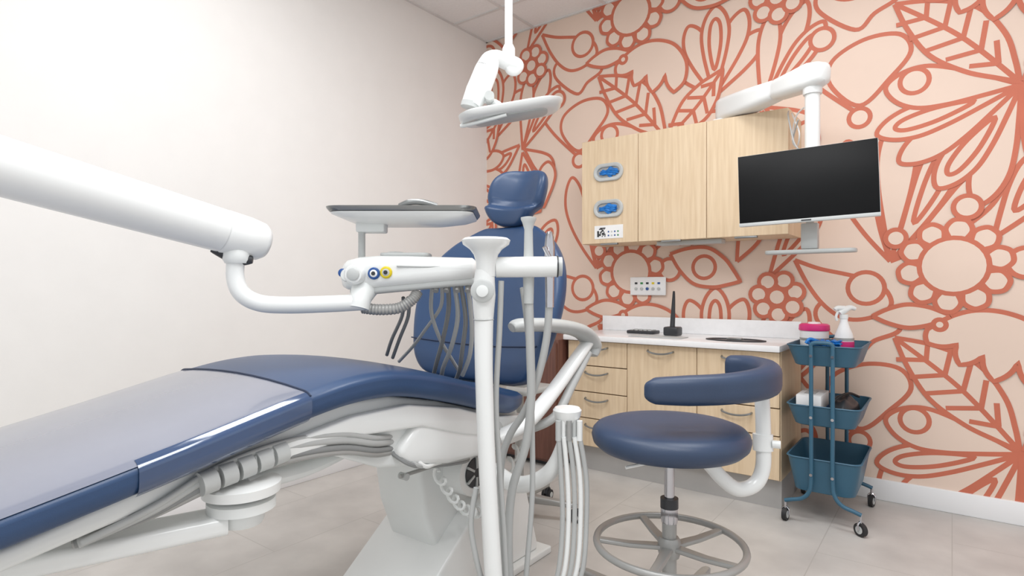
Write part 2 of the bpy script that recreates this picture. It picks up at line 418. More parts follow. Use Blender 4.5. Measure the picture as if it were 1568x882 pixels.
sweep('cable_coil_1',[(-.66,3.28,2.02),(-.63,3.2,1.96),(-.60,3.15,1.88),(-.62,3.2,1.83),(-.65,3.24,1.88),(-.62,3.17,1.97),(-.57,3.1,1.99)],.004,'white',g,n=6)
sweep('cable_coil_2',[(-.68,3.30,2.04),(-.66,3.2,1.98),(-.63,3.17,1.85),(-.6,3.12,1.80),(-.64,3.2,1.86),(-.60,3.12,1.94)],.004,'hose',g,n=6)
g=G('computer_monitor',(-.52,2.87,1.58))
mc=V((-.523,2.868,1.58)); mtx=Matrix.Translation(mc)@Matrix.Rotation(math.radians(5.5),4,'Z')@Matrix.Rotation(math.radians(-1.8),4,'Y')@Matrix.Rotation(math.radians(-2),4,'X')
box('housing',(-.281,-.004,-.166),(.281,.02,.166),'white2',g,bev=.004,mtx=mtx)
box('rear_bulge',(-.14,.018,-.12),(.14,.05,.12),'white2',g,bev=.012,mtx=mtx)
box('screen',(-.279,-.007,-.150),(.279,-.0035,.164),'black',g,bev=.001,mtx=mtx)
box('chin',(-.281,-.008,-.166),(.281,-.003,-.151),'lgrey',g,bev=.001,mtx=mtx)
box('badge',(-.02,-.009,-.162),(.02,-.0075,-.156),'dark',g,mtx=mtx)
box('vesa_neck',(-.05,.045,-.05),(.05,.098,.05),'white2',g,bev=.004,mtx=mtx)

# ---------- dental light ----------
c=F(-.013,2.3,0); g=G('dental_light',(c.x,c.y,3.09))
lathe('ceiling_flange',[(.09,0),(.09,-.01),(.05,-.04),(.02,-.045)],F(-.013,2.3,3.092),'white',g)
cyl('pole',F(-.013,2.3,2.04),F(-.013,2.3,3.08),.0155,'white',g)
lathe('pole_sleeve',[(.02,0),(.025,.01),(.025,.06),(.018,.075)],F(-.013,2.3,2.0),'white',g)
sweep('elbow',[F(-.013,2.3,2.03),F(-.008,2.3,1.985),F(.008,2.3,1.975),F(.022,2.3,1.985),F(.022,2.3,2.0),F(.0,2.3,2.012)],.022,'white',g)
sweep('top_link',[F(.025,2.3,1.99),F(-.02,2.3,2.005),F(-.055,2.29,2.018),F(-.085,2.28,2.008),F(-.10,2.28,1.98)],[.026,.031,.034,.038,.043],'white',g,sz=.9,n=20)
sweep('spring_arm',[F(-.085,2.28,2.01),F(-.10,2.28,1.97),F(-.132,2.27,1.885),F(-.158,2.26,1.825)],[.040,.050,.052,.042],'white',g,n=20,sz=.8)
sweep('spring_arm_tip',[F(-.157,2.26,1.835),F(-.162,2.26,1.815)],.038,'lgrey',g,n=16)
sweep('yoke',[F(-.15,2.26,1.85),F(-.10,2.26,1.845),F(-.06,2.25,1.83),F(-.03,2.24,1.80)],.013,'white',g)
cyl('pivot_knob',F(-.085,2.20,1.845),F(-.085,2.28,1.845),.018,'lgrey',g)
ax=(FR*1+UZ*.17).normalized(); ay=(FD-UZ*.02).normalized(); az=ax.cross(ay).normalized()
hc=F(-.005,2.25,1.795)
rings=[]
for z,w,d in((-.018,.160,.06),(-.015,.182,.078),(-.003,.196,.09),(.007,.2,.092),(.015,.185,.08),(.024,.13,.05),(.03,.05,.03)):
    rings.append([hc+ax*x+ay*y+az*z for x,y in rrect(w,d,.06)])
loft('lamp_head',rings,'white',g,auto=50)
rbox('lens_strip',hc-az*.020,.14,.05,.003,.04,'lgrey',g,ax,ay,az,.003)
sweep('head_handle',[hc-ax*.17-az*.005,hc-ax*.195-az*.02,hc-ax*.14-az*.03-ay*.04,hc-ax*.02-az*.025-ay*.06],.007,'white2',g)

# ---------- dental chair ----------
CX=-1.585
g=G('dental_chair',(CX,1.6,0))
st=[(-.20,.30,.675,.06),(.0,.315,.705,.075),(.26,.33,.754,.078),(.55,.34,.812,.08),(.84,.345,.875,.08),(1.0,.345,.897,.082),(1.15,.345,.893,.085),(1.35,.345,.85,.09),(1.55,.34,.79,.09),(1.68,.33,.752,.085),(1.76,.31,.742,.07)]
def stations(st,k=7):
    a,b=cr([V((s[0],s[1],s[2])) for s in st],k,False,[s[3] for s in st]); return [(p.x,p.y,p.z,t) for p,t in zip(a,b)]
S=stations(st)
def cush(y,hw,zt,th,scale=1,grow=0):
    R=[]
    for x,z in rrect(hw*scale+grow,th/2*scale+grow,.034):
        zz=zt-th/2+z
        if z>0: zz-= .018*(x/hw)**2*(z/(th/2)) - .006
        R.append(V((CX+x,y,zz)))
    return R
rings=[cush(S[0][0]-.02,S[0][1]*.93,S[0][2]-.012,S[0][3]*.5)]+[cush(*s) for s in S]+[cush(S[-1][0]+.02,S[-1][1]*.95,S[-1][2]-.015,S[-1][3]*.4)]
loft('seat_and_legrest_cushion',rings,'blue',g,auto=60)
def cover(name,ya,yb,sel,m,grow):
    bm=bmesh.new(); prev=None
    for s in S:
        if s[0]<ya-1e-6 or s[0]>yb+1e-6: continue
        R=cush(s[0],s[1],s[2],s[3],1,grow); R=[R[i] for i in sel]
        cur=[bm.verts.new(p) for p in R]
        if prev:
            for j in range(len(cur)-1): bm.faces.new((prev[j],prev[j+1],cur[j+1],cur[j]))
        prev=cur
    return fin(name,bm,m,g,auto=80)
N=len(rrect(.3,.04,.034))
q=rrect(.34,.04,.034)
top=[i for i in range(N) if q[i][1]>=.039 or (q[i][1]>.022)]
top=sorted(top,key=lambda i:q[i][0])
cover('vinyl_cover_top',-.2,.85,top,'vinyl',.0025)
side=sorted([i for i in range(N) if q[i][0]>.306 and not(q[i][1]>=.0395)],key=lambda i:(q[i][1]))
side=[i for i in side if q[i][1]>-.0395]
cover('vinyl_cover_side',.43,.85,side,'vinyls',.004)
s=min(S,key=lambda s:abs(s[0]-.85))
R=cush(s[0],s[1],s[2],s[3],1,.004); sweep('seam_welt',[R[i] for i in top],.003,'seam',g,n=6,smooth=False)
prism('seat_pan',[(-.12,.612),(.3,.668),(.55,.725),(.84,.79),(1.0,.812),(1.15,.805),(1.35,.76),(1.55,.70),(1.78,.672),(1.80,.60),(1.7,.57),(1.35,.555),(1.12,.60),(.9,.70),(.55,.675),(.2,.61),(-.10,.57)],CX-.24,CX+.27,'white2',g,bev=.012)
prism('side_rail',[(.72,.735),(1.0,.775),(1.2,.775),(1.42,.73),(1.60,.67),(1.78,.645),(1.79,.60),(1.6,.60),(1.45,.635),(1.25,.70),(1.0,.72),(.72,.70)],CX+.27,CX+.305,'white',g,bev=.008)
prism('side_cover',[(1.24,.71),(1.42,.70),(1.60,.66),(1.82,.64),(1.88,.60),(1.86,.55),(1.6,.54),(1.38,.555),(1.20,.59),(1.16,.64)],CX+.20,CX+.30,'white',g,bev=.02)
lathe('hinge_disc',[(.045,0),(.045,.01),(.036,.014)],(CX+.30,1.60,.61),'lgrey',g,axis=(1,0,0))
lathe('hinge_core',[(.02,0),(.02,.008)],(CX+.314,1.60,.61),'dark',g,axis=(1,0,0))
# backrest
bs=[(-.03,.20,.03),(-.01,.28,.06),(.05,.33,.085),(.15,.36,.09),(.27,.378,.09),(.38,.37,.09),(.48,.335,.088),(.56,.275,.08),(.615,.205,.07),(.65,.15,.05),(.66,.12,.03)]
BX=CX+.03
bo=V((BX,1.835,.765)); bu=V((0,.36,1)).normalized(); bn=V((0,-1,.36)).normalized()
a,b=cr([V((s[0],s[1],0)) for s in bs],5,False,[s[2] for s in bs])
rings=[]
for p,t in zip(a,b):
    R=[]
    for x,y in rrect(p.y,t/2,t*.45):
        fwd=.055*(x/.36)**2 - (.012*(1-(x/.36)**2) if y>0 else 0)
        R.append(bo+UX*x+bu*p.x+bn*(y+fwd))
    rings.append(R)
loft('backrest_cushion',rings,'blue',g,auto=60)
rings=[]
for p,t in list(zip(a,b))[3:-6]:
    R=[]
    for x,y in rrect(p.y*.84,.02,.015):
        R.append(bo+UX*x+bu*p.x+bn*(y+.045*(x/.36)**2-.055))
    rings.append(R)
loft('backrest_shell',rings,'white2',g,auto=60)
def backpt(x,v,y): return bo+UX*x+bu*v+bn*(y+.055*(x/.36)**2-.012*(1-(x/.36)**2))
sweep('backrest_seam',[backpt(x/100,.115,.046) for x in range(-34,35,3)],.003,'seam',g,n=6)
prism('back_bracket',[(1.70,.60),(1.93,.66),(2.02,.95),(1.97,.96),(1.86,.74),(1.70,.68)],CX-.10,CX+.10,'white2',g,bev=.012)
cyl('headrest_post',bo+bu*.5-bn*.03,bo+bu*.76-bn*.03,.022,'white2',g)
# headrest : rounded pad with a fold between upper and lower lobes
ho=V((BX+.005,2.125,1.512)); hu=(V((0,.28,1)).normalized()+UX*.09).normalized(); hn=V((0,-1,.28)).normalized(); hx=(UX-UZ*.09).normalized()
rings=[]
for i in range(41):
    a_=-math.pi/2+math.pi*i/40; v=.138*math.sin(a_); w=max(.012,(.148+.012*math.sin(a_))*abs(math.cos(a_))**.6)
    t=.088*max(.12,abs(math.cos(a_))**.5)
    fold=math.exp(-((v+.045)/.014)**2)
    low_=.034*max(0,min(1,(-v-.03)/.04))
    R=[]
    for x,y in rrect(w,t/2,t*.48,6,6):
        yy_=y+.038*(x/.14)**2+low_-(.016*(1-(x/.14)**2) if y>0 and v>-.03 else 0)*min(1,abs(math.cos(a_))*1.4)-(.018*fold if y>0 else 0)
        R.append(ho+hx*x+hu*(v+.014*(x/.14)**2*(1 if v>0 else .3))+hn*yy_)
    rings.append(R)
loft('headrest_pad',rings,'blue',g,auto=75)
lathe('headrest_joint',[(.04,0),(.04,.05),(.03,.06)],ho-hn*.035,'white2',g,axis=-hn)
# armrest (near side)
ax_=-1.185
sweep('armrest_pad',[(ax_-.01,1.585,.985),(ax_,1.62,.992),(ax_,1.78,.985),(ax_,1.95,.965),(ax_,2.06,.935),(ax_,2.12,.885),(ax_,2.11,.845)],[.02,.03,.032,.034,.036,.036,.026],'lgrey',g,n=18,sx=1.25,sz=.8)
sweep('armrest_strut',[(ax_,2.09,.90),(ax_,1.98,.83),(ax_-.01,1.84,.73),(ax_-.03,1.70,.64),(ax_-.08,1.60,.60)],[.028,.03,.032,.034,.03],'white',g,n=16,sz=.7)
sweep('armrest_brace',[(ax_+.012,2.07,.86),(ax_+.012,1.95,.75),(ax_-.0,1.84,.64),(ax_-.06,1.74,.60)],.017,'lgrey',g)
# lift column and base
prism('lift_arm',[(1.40,.58),(1.72,.58),(1.80,.30),(1.74,.14),(1.52,.14),(1.44,.34)],CX-.12,CX+.12,'white2',g,bev=.02)
prism('base_cover',[(1.20,.03),(1.30,.05),(1.66,.33),(1.76,.37),(1.93,.34),(2.02,.06),(2.02,.03)],CX-.19,CX+.20,'white',g,bev=.018)
prism('floor_plate',[(.95,0),(.95,.018),(1.2,.03),(2.08,.03),(2.08,0)],CX-.21,CX+.23,'white2',g,bev=.006)
cyl('motor_drum',(CX+.06,1.62,.45),(CX+.20,1.62,.45),.085,'white',g,n=36)
lathe('motor_fan_grille',[(.055,0),(.055,.004),(.03,.006)],(CX+.20,1.62,.45),'dark',g,axis=(1,0,0))
for i in range(6):
    t=i*math.pi/3; box('grille_rib_%d'%i,(0,-.004,.016),(.008,.004,.056),'lgrey',g,mtx=Matrix.Translation((CX+.202,1.62,.45))@Matrix.Rotation(t,4,'X'))
cp=[]
for i in range(150):
    t=i/149; th=t*2*math.pi*15; cpt=V((CX+.25,1.36+.46*t,.53-.20*math.sin(math.pi*t)))
    cp.append(cpt+V((.018*math.cos(th),0,.018*math.sin(th))))
sweep('coiled_hose',cp,.0055,'white2',g,n=6,smooth=False)
sweep('linkage_rod',[(CX+.24,1.22,.545),(CX+.24,1.80,.535)],.006,'grey',g,n=10)
for i,yy_ in enumerate((1.24,1.42,1.72)): cyl('linkage_pin_%d'%i,(CX+.22,yy_,.54),(CX+.25,yy_,.54),.011,'lgrey',g,n=14)
# pivot discs + boom under legrest
dx,dy=-1.33,.715
lathe('boom_pivot_upper',[(.06,.0),(.085,.008),(.087,.03),(.07,.036)],(dx,dy,.635),'white',g)
lathe('boom_pivot_lower',[(.05,0),(.075,.006),(.075,.028),(.05,.034)],(dx,dy,.600),'white2',g)
lathe('boom_pivot_hub',[(.045,0),(.05,.01),(.05,.03)],(dx,dy,.57),'white2',g)
sweep('pivot_link',[(dx,dy,.66),(dx-.05,dy+.2,.64),(CX+.1,1.15,.63)],.03,'white2',g,sz=.7)
for i,(o,m,r) in enumerate(((0,'dhose',.009),(.02,'hose',.010),(.035,'hose',.008),(-.012,'grey',.008))):
    sweep('leg_cable_%d'%i,[(-1.37+o,.40,.62+o*.3),(-1.32+o*.4,.52,.655+o*.5),(-1.295,.64,.695+o*.8),(-1.29,.80,.712+o),(-1.285,.96,.70+o),(-1.29,1.08,.665+o),(-1.34,1.20,.64+o)],r,m,g,n=10)
for i in range(5):
    y=.60+i*.042; cyl('cable_wrap_%d'%i,(-1.29,y,.69+i*.006+.008),(-1.29,y+.033,.694+i*.006+.008),.026,'lgrey',g,n=18)
for i in range(3): sweep('frame_hose_%d'%i,[(CX+.26,1.16+i*.03,.64),(CX+.30,1.20+i*.03,.60-i*.01),(CX+.28,1.3+i*.02,.565),(CX+.26,1.5,.53+i*.01),(CX+.15,1.62,.5)],.007,['dhose','hose','white'][i],g,n=8)

# ---------- delivery unit ----------
g=G('dental_delivery_unit',(-1.7,-.45,0))
e=V((-1.627,.903,1.262)); s0=V((-1.71,-.45,1.565)); u=(e-s0).normalized()
sd=u.cross(UZ).normalized(); up=sd.cross(u)
L=(e-s0).length
def arms(name,l): 
    R=[[s0+u*(L*t)+sd*x*r+up*z*r for x,z in [(math.cos(a*math.pi/18),math.sin(a*math.pi/18)) for a in range(36)]] for t,r in l]
    loft(name,R,'white',g,auto=60)
arms('main_arm',((-.06,.05),(-.04,.068),(0,.074),(.5,.067),(.938,.0605)))
arms('arm_end_cap',((.936,.055),(.943,.0612),(.99,.0605),(1.018,.056),(1.03,.045),(1.033,.03)))
cyl('column',(-1.71,-.45,0),(-1.71,-.45,1.56),.045,'white2',g)
lathe('column_foot',[(.16,0),(.16,.012),(.06,.03),(.05,.06)],(-1.71,-.45,0),'white2',g)
lathe('column_cap',[(.075,0),(.08,.02),(.06,.06)],(-1.71,-.45,1.50),'white',g)
a=V((-1.71,-.45,.585)); b=V((dx,dy,.585)); uu=(b-a).normalized(); ss=uu.cross(UZ)
loft('boom',[[a+(b-a)*t+ss*x+UZ*z for x,z in rrect(.05,.022,.015)] for t in(-.04,0,.5,.97)],'white',g)
lathe('arm_socket',[(.03,0),(.036,.01),(.036,.03),(.03,.045)],F(-.782,1.66,1.19),'white2',g)
sweep('arm_gasket',[F(-.84,1.64,1.232),F(-.78,1.66,1.205),F(-.74,1.67,1.20)],[.012,.022,.01],'dark',g)
sweep('curved_tube',[F(-.782,1.66,1.22),F(-.785,1.66,1.15),F(-.765,1.66,1.103),F(-.72,1.67,1.077),F(-.65,1.68,1.071),F(-.55,1.70,1.073),F(-.44,1.74,1.078)],.0245,'white',g,n=20)
sweep('tube_joint',[F(-.455,1.73,1.06),F(-.45,1.74,1.09),F(-.445,1.78,1.125)],[.033,.032,.042],'white2',g,n=20)
secs=[(-.525,.03,.02,1.158),(-.52,.06,.036,1.158),(-.50,.085,.045,1.16),(-.46,.10,.05,1.163),(-.40,.105,.049,1.168),(-.30,.10,.044,1.172),(-.20,.09,.038,1.175),(-.12,.08,.034,1.177),(-.105,.06,.02,1.177)]
rings=[]
for r,hd,hh,z in secs:
    rings.append([F(r,1.83+y*1.0-.06*(r+.3),z+q_) for y,q_ in rrect(hd,hh,.032)])
loft('control_head',rings,'white',g,auto=55)
rings=[]
for r,hd,hh,z in secs[2:-1]: rings.append([F(r+.01,1.83+y-.06*(r+.3),z-hh-.002+q_) for y,q_ in rrect(hd*.85,.012,.01)])
loft('head_underside',rings,'lgrey',g,auto=55)
def knob(n,r,z,R,m,d=1.735,l=.03):
    lathe(n,[(R*.9,0),(R,.003),(R,l*.8),(R*.8,l)],F(r,d,z),m,g,n=28,axis=-FD)
knob('grip_knob',-.463,1.160,.030,'white',1.755,.05); knob('grip_knob_cap',-.463,1.160,.018,'lgrey',1.71,.012)
knob('side_knob',-.49,1.158,.02,'white2',1.77,.04); knob('side_knob_ring',-.505,1.165,.013,'dblue',1.75,.01)
knob('air_gauge_ring',-.408,1.163,.018,'dblue',1.742,.018); knob('air_gauge_face',-.408,1.163,.011,'paper',1.728,.006); knob('air_gauge_dot',-.408,1.163,.006,'dark',1.722,.003)
knob('water_gauge_ring',-.372,1.166,.018,'yellow',1.742,.018); knob('water_gauge_face',-.372,1.166,.011,'lgrey',1.728,.006); knob('water_gauge_dot',-.372,1.166,.006,'dark',1.722,.003)
rbox('touch_pad',F(-.33,1.83,1.222),.075,.05,.006,.02,'lgrey',g,FR,FD,UZ,.003)
lathe('top_dome',[(.045,0),(.04,.012),(.02,.02)],F(-.37,1.86,1.215),'white2',g)
sweep('front_trim',[F(-.34,1.727,1.185),F(-.25,1.733,1.183),F(-.14,1.745,1.186)],.003,'lgrey',g,n=6)
pp=[F(-.45,1.76,1.06),F(-.40,1.755,1.055),F(-.34,1.755,1.06),F(-.30,1.76,1.085),F(-.285,1.77,1.11)]
cp=cr(pp,12); 
sweep('corrugated_hose',cp,[.015+.0025*(i%2) for i in range(len(cp))],'grey',g,n=14,smooth=False)
hh=[([(-.20,1.13),(-.205,1.05),(-.23,.95),(-.26,.86),(-.28,.80)],.0075,'dhose'),
([(-.18,1.13),(-.175,1.03),(-.20,.93),(-.235,.85),(-.25,.8)],.0075,'hose'),
([(-.16,1.13),(-.15,1.02),(-.165,.92),(-.18,.84),(-.20,.79)],.0075,'dhose'),
([(-.22,1.13),(-.23,1.06),(-.29,.98),(-.34,.92),(-.40,.86)],.006,'hose'),
([(-.14,1.14),(-.13,1.0),(-.14,.9),(-.17,.82)],.0075,'hose'),
([(-.34,1.09),(-.355,1.03),(-.40,.95),(-.43,.89)],.006,'dhose'),
([(-.325,1.09),(-.335,1.03),(-.375,.95),(-.41,.88)],.006,'dhose'),
([(-.25,1.12),(-.26,1.04),(-.24,.95),(-.21,.88),(-.19,.83)],.0065,'hose')]
for i,(pl,r,m) in enumerate(hh):
    sweep('instrument_hose_%d'%i,[F(a,1.83+.06*j,z) for j,(a,z) in enumerate(pl)],r,m,g,n=8)
for i in range(4):
    cyl('handpiece_%d'%i,F(-.23+i*.032,1.76,1.11),F(-.225+i*.032,1.80,1.16),.009,'grey',g,n=12)
cyl('tray_stem',F(-.475,1.85,1.20),F(-.475,1.85,1.325),.011,'lgrey',g)
box('tray_bracket',(-.045,-.03,-.02),(.045,.03,.014),'white2',g,bev=.006,mtx=Matrix.Translation(F(-.445,1.86,1.315))@Matrix.Rotation(math.atan2(SA,CA),4,'Z'))
tc_=F(-.335,1.88,1.345)
rings=[]
for z,s_ in((-.024,-.09),(-.012,-.03),(0,0),(.004,.002)):
    rings.append([tc_+FR*x+FD*y+UZ*z for x,y in rrect(.215+s_,.14+s_*.8,.045)])
loft('tray_holder',rings,'white',g,auto=70)
rings=[]
for z,s_ in((.004,-.01),(.006,.004),(.014,.010),(.020,.012),(.021,.004),(.012,-.008),(.009,-.02)):
    rings.append([tc_+FR*x+FD*y+UZ*z for x,y in rrect(.215+s_,.14+s_,.045)])
loft('steel_tray',rings,'steel',g,auto=40)
sweep('tray_clip',[tc_+FR*.0-FD*.13+UZ*.02,tc_+FR*.03-FD*.14+UZ*.03,tc_+FR*.07-FD*.14+UZ*.03,tc_+FR*.11-FD*.13+UZ*.02],.009,'steel',g)

# ---------- assistant arm ----------
g=G('assistant_instrument_arm',F(-.06,1.62,0))
d=1.62
lathe('cup_top',[(.026,-.10),(.028,-.06),(.034,-.04),(.045,-.025),(.064,-.012),(.068,0),(.06,.006),(.02,.007)],F(-.072,d,1.252),'white',g)
sweep('upper_post',[F(-.075,d,1.17),F(-.078,d,1.10),F(-.078,d,1.03)],[.026,.033,.026],'white',g,n=24)
lathe('hinge_face',[(.03,0),(.032,.004),(.032,.012),(.026,.016)],F(-.08,d-.028,1.112),'lgrey',g,axis=-FD)
lathe('hinge_screw',[(.016,0),(.016,.006),(.008,.008)],F(-.08,d-.044,1.112),'white2',g,axis=-FD)
sweep('long_post',[F(-.078,d,1.05),F(-.078,d,.90),F(-.072,d,.70),F(-.062,d,.50),F(-.05,d,.30),F(-.04,d,.16)],[.028,.026,.025,.025,.026,.027],'white',g,n=20,sz=.9)
lathe('post_seam',[(.0265,0),(.0285,.003),(.0265,.006)],F(-.078,d,1.03),'lgrey',g)
sweep('floor_link',[F(-.04,d,.16),F(-.03,1.68,.09),F(-.03,1.8,.07),F(-.06,1.98,.07)],.026,'white2',g)
cyl('link_foot',F(-.06,1.98,.0),F(-.06,1.98,.09),.032,'white2',g)
cyl('holder_bar',F(-.045,1.64,1.178),F(.128,1.64,1.180),.029,'white',g)
cyl('holder_cap',F(.128,1.64,1.180),F(.14,1.64,1.180),.027,'lgrey',g)
cyl('holder_ring',F(.125,1.64,1.180),F(.129,1.64,1.180),.0305,'dark',g)
lathe('suction_tip_large',[(.014,-.18),(.016,-.10),(.013,-.02),(.012,.03),(.018,.05),(.022,.058),(.022,.064),(.012,.066)],F(.047,1.66,1.256),'lgrey',g,n=20)
lathe('suction_tip_small',[(.012,-.17),(.014,-.06),(.015,0),(.012,.03),(.008,.045)],F(.107,1.665,1.235),'chrome',g,n=20)
cyl('suction_trigger',F(.107,1.64,1.20),F(.09,1.63,1.235),.007,'chrome',g,n=10)
def hz(n,l,r,m): sweep(n,[F(*p) for p in l],r,m,g,n=10)
hz('suction_hose_large',[(.047,1.66,1.12),(.052,1.67,.95),(.055,1.69,.80),(.04,1.71,.66),(.0,1.73,.52),(-.01,1.74,.35),(0,1.75,.12)],.0125,'hose')
hz('suction_hose_small',[(.107,1.665,1.10),(.10,1.68,.98),(.075,1.70,.86),(.04,1.73,.76),(-.01,1.76,.67),(-.035,1.78,.56),(-.03,1.78,.35),(-.02,1.78,.12)],.011,'hose')
hz('air_hose_1',[(-.03,1.63,1.14),(-.035,1.64,1.0),(-.045,1.65,.8),(-.035,1.66,.6),(-.022,1.66,.4),(-.01,1.66,.14)],.008,'hose')
hz('air_hose_2',[(.03,1.66,1.12),(.045,1.70,1.0),(.055,1.73,.85),(.06,1.74,.7),(.06,1.74,.5),(.045,1.74,.3),(.03,1.74,.12)],.008,'hose')
hz('air_hose_3',[(-.10,1.64,.56),(-.115,1.64,.46),(-.10,1.64,.36),(-.075,1.65,.25),(-.07,1.66,.12)],.008,'hose')
sweep('hub_tube',[F(-.06,1.98,.50),F(.0,1.92,.48),(F(.06,1.86,.50)),F(.12,1.82,.55),F(.155,1.80,.63),F(.165,1.80,.70)],[.028,.028,.026,.025,.022,.02],'white',g,n=20)
cyl('hub_upright',F(-.06,1.98,.05),F(-.06,1.98,.52),.028,'white2',g)
lathe('hub_cap',[(.025,-.05),(.036,-.03),(.042,-.015),(.044,0),(.038,.008),(.01,.01)],F(.17,1.8,.745),'white',g)
for i in range(5):
    r=.140+i*.016
    cyl('hub_handpiece_%d'%i,F(r,1.765+.01*(i%2),.72),F(r,1.765+.01*(i%2),.66),.009,['lgrey','white','grey','lgrey','white'][i],g,n=12)
    hz('hub_hose_%d'%i,[(r,1.765,.67),(r+.008+.003*i,1.765,.55),(r+.012+.002*i,1.76,.42),(r+.002*i,1.75,.28),(r-.03,1.75,.18),(r-.05,1.76,.10),(r-.10+.01*i,1.80,.03)],.0075,['hose','white','hose','white','hose'][i])

# ---------- star base builder ----------
def starbase(g,c,ang0,R,m,zh=.095,n=5):
    lathe('base_hub',[(.045,-.03),(.05,-.01),(.048,.02),(.03,.045)],V(c)+V((0,0,zh)),m,g)
    for i in range(n):
        a=ang0+i*2*math.pi/n; u=V((math.cos(a),math.sin(a),0)); s=V((-u.y,u.x,0))
        p0=V(c)+u*.03+V((0,0,zh)); p1=V(c)+u*R+V((0,0,zh-.018))
        loft('base_leg_%d'%i,[[p0+(p1-p0)*t+s*x+UZ*z for x,z in rrect(w,h,.008,3,2)] for t,w,h in((0,.026,.02),(.5,.021,.015),(.97,.017,.011),(1.03,.012,.008))],m,g)
        w=V(c)+u*R+s*.0; w.z=0
        cyl('caster_stem_%d'%i,w+UZ*.045,w+UZ*(zh-.015),.006,'chrome',g,n=10)
        for sg in(-1,1):
            o=s*.014*sg
            cyl('caster_wheel_%d_%s'%(i,'a' if sg<0 else 'b'),w+o-s*.008+UZ*.0265,w+o+s*.008+UZ*.0265,.026,'rubber',g,n=22)
            cyl('caster_core_%d_%s'%(i,'a' if sg<0 else 'b'),w+o*1.75-s*.001+UZ*.0265,w+o*1.75+s*.001+UZ*.0265,.014,'lgrey',g,n=16)
        sweep('caster_hood_%d'%i,[w-u*.024+UZ*.034,w-u*.014+UZ*.052,w+UZ*.058,w+u*.014+UZ*.052,w+u*.024+UZ*.034],.009,'dark',g,n=8)

# ---------- assistant stool ----------
sc=F(.484,1.80,0); g=G('assistant_stool',sc)
starbase(g,sc,math.radians(164),.38,'grey',zh=.122)
cyl('gas_lift_outer',sc+UZ*.12,sc+UZ*.46,.022,'grey',g); cyl('gas_lift_inner',sc+UZ*.46,sc+UZ*.60,.0155,'chrome',g)
lathe('lift_sleeve',[(.024,0),(.026,.01),(.026,.06),(.02,.065)],sc+UZ*.40,'chrome',g)
lathe('lift_band',[(.027,0),(.027,.03)],sc+UZ*.445,'dark',g)
rings=[]
for i in range(56):
    a=2*math.pi*i/56; c=sc+V((math.cos(a),math.sin(a),0))*.222+UZ*.335; rr=V((math.cos(a),math.sin(a),0))
    rings.append([c+rr*.011*math.cos(t*math.pi/5)+UZ*.011*math.sin(t*math.pi/5) for t in range(10)])
loft('foot_ring',rings,'grey',g,close=True)
lathe('ring_hub',[(.03,-.03),(.034,-.015),(.034,.02),(.028,.03)],sc+UZ*.325,'grey',g)
for i in range(5):
    a=math.radians(64)+i*2*math.pi/5; u=V((math.cos(a),math.sin(a),0)); s=V((-u.y,u.x,0))
    loft('ring_spoke_%d'%i,[[sc+u*r+UZ*z+s*x+UZ*h for x,h in rrect(w,.007,.005,3,2)] for r,z,w in((.025,.325,.018),(.12,.325,.015),(.218,.333,.013))],'grey',g)
lathe('seat_plate',[(.07,-.02),(.14,-.01),(.18,.0),(.18,.006)],sc+UZ*.622,'dark',g)
lathe('seat_cushion',[(.17,0),(.215,.006),(.232,.022),(.237,.042),(.233,.058),(.222,.070),(.20,.078),(.14,.083),(.05,.084),(.005,.084)],sc+UZ*.624,'blues',g,n=64)
sweep('height_lever',[sc+UZ*.60,sc+FR*-.08-FD*.06+UZ*.60,sc+FR*-.15-FD*.08+UZ*.592],.005,'white',g,n=8)
sweep('arm_tube',[sc+UZ*.61,sc+FR*.09-FD*.02+UZ*.605,F(.60,1.78,.585),F(.64,1.78,.54),F(.69,1.79,.505),F(.745,1.80,.515),F(.775,1.81,.56),F(.782,1.82,.65),F(.782,1.83,.78)],.0225,'white',g,n=18)
cyl('arm_clamp',F(.781,1.82,.615),F(.782,1.825,.665),.03,'white',g); cyl('clamp_knob',F(.80,1.80,.64),F(.822,1.79,.64),.012,'white',g)
pts=[F(.395,1.68,.826),F(.41,1.672,.826),F(.50,1.665,.828),F(.60,1.675,.83),F(.70,1.71,.834),F(.78,1.78,.838),F(.818,1.88,.842),F(.80,1.97,.846),F(.755,2.02,.848),F(.745,2.03,.848)]
pts,rad=cr(pts,6,False,[.022,.038,.043,.044,.046,.048,.048,.046,.040,.022])
rings=[]
for i,p in enumerate(pts):
    t=(pts[min(i+1,len(pts)-1)]-pts[max(i-1,0)]).normalized(); s=t.cross(UZ).normalized()
    r=rad[i]; rings.append([p+s*x+UZ*(z+.0) for x,z in rrect(r*.75,r,r*.62,4,3)])
loft('arm_bolster',rings,'blues',g,auto=60)

# ---------- rolling stand behind the chair ----------
sc=V((-1.70,2.32,0)); g=G('rolling_stand',sc)
starbase(g,sc,math.radians(-50),.28,'grey')
cyl('column',sc+UZ*.1,sc+UZ*.62,.022,'grey',g)
rbox('shelf',sc+UZ*.63,.13,.13,.012,.03,'lgrey',g,UX,UY,UZ,.004)

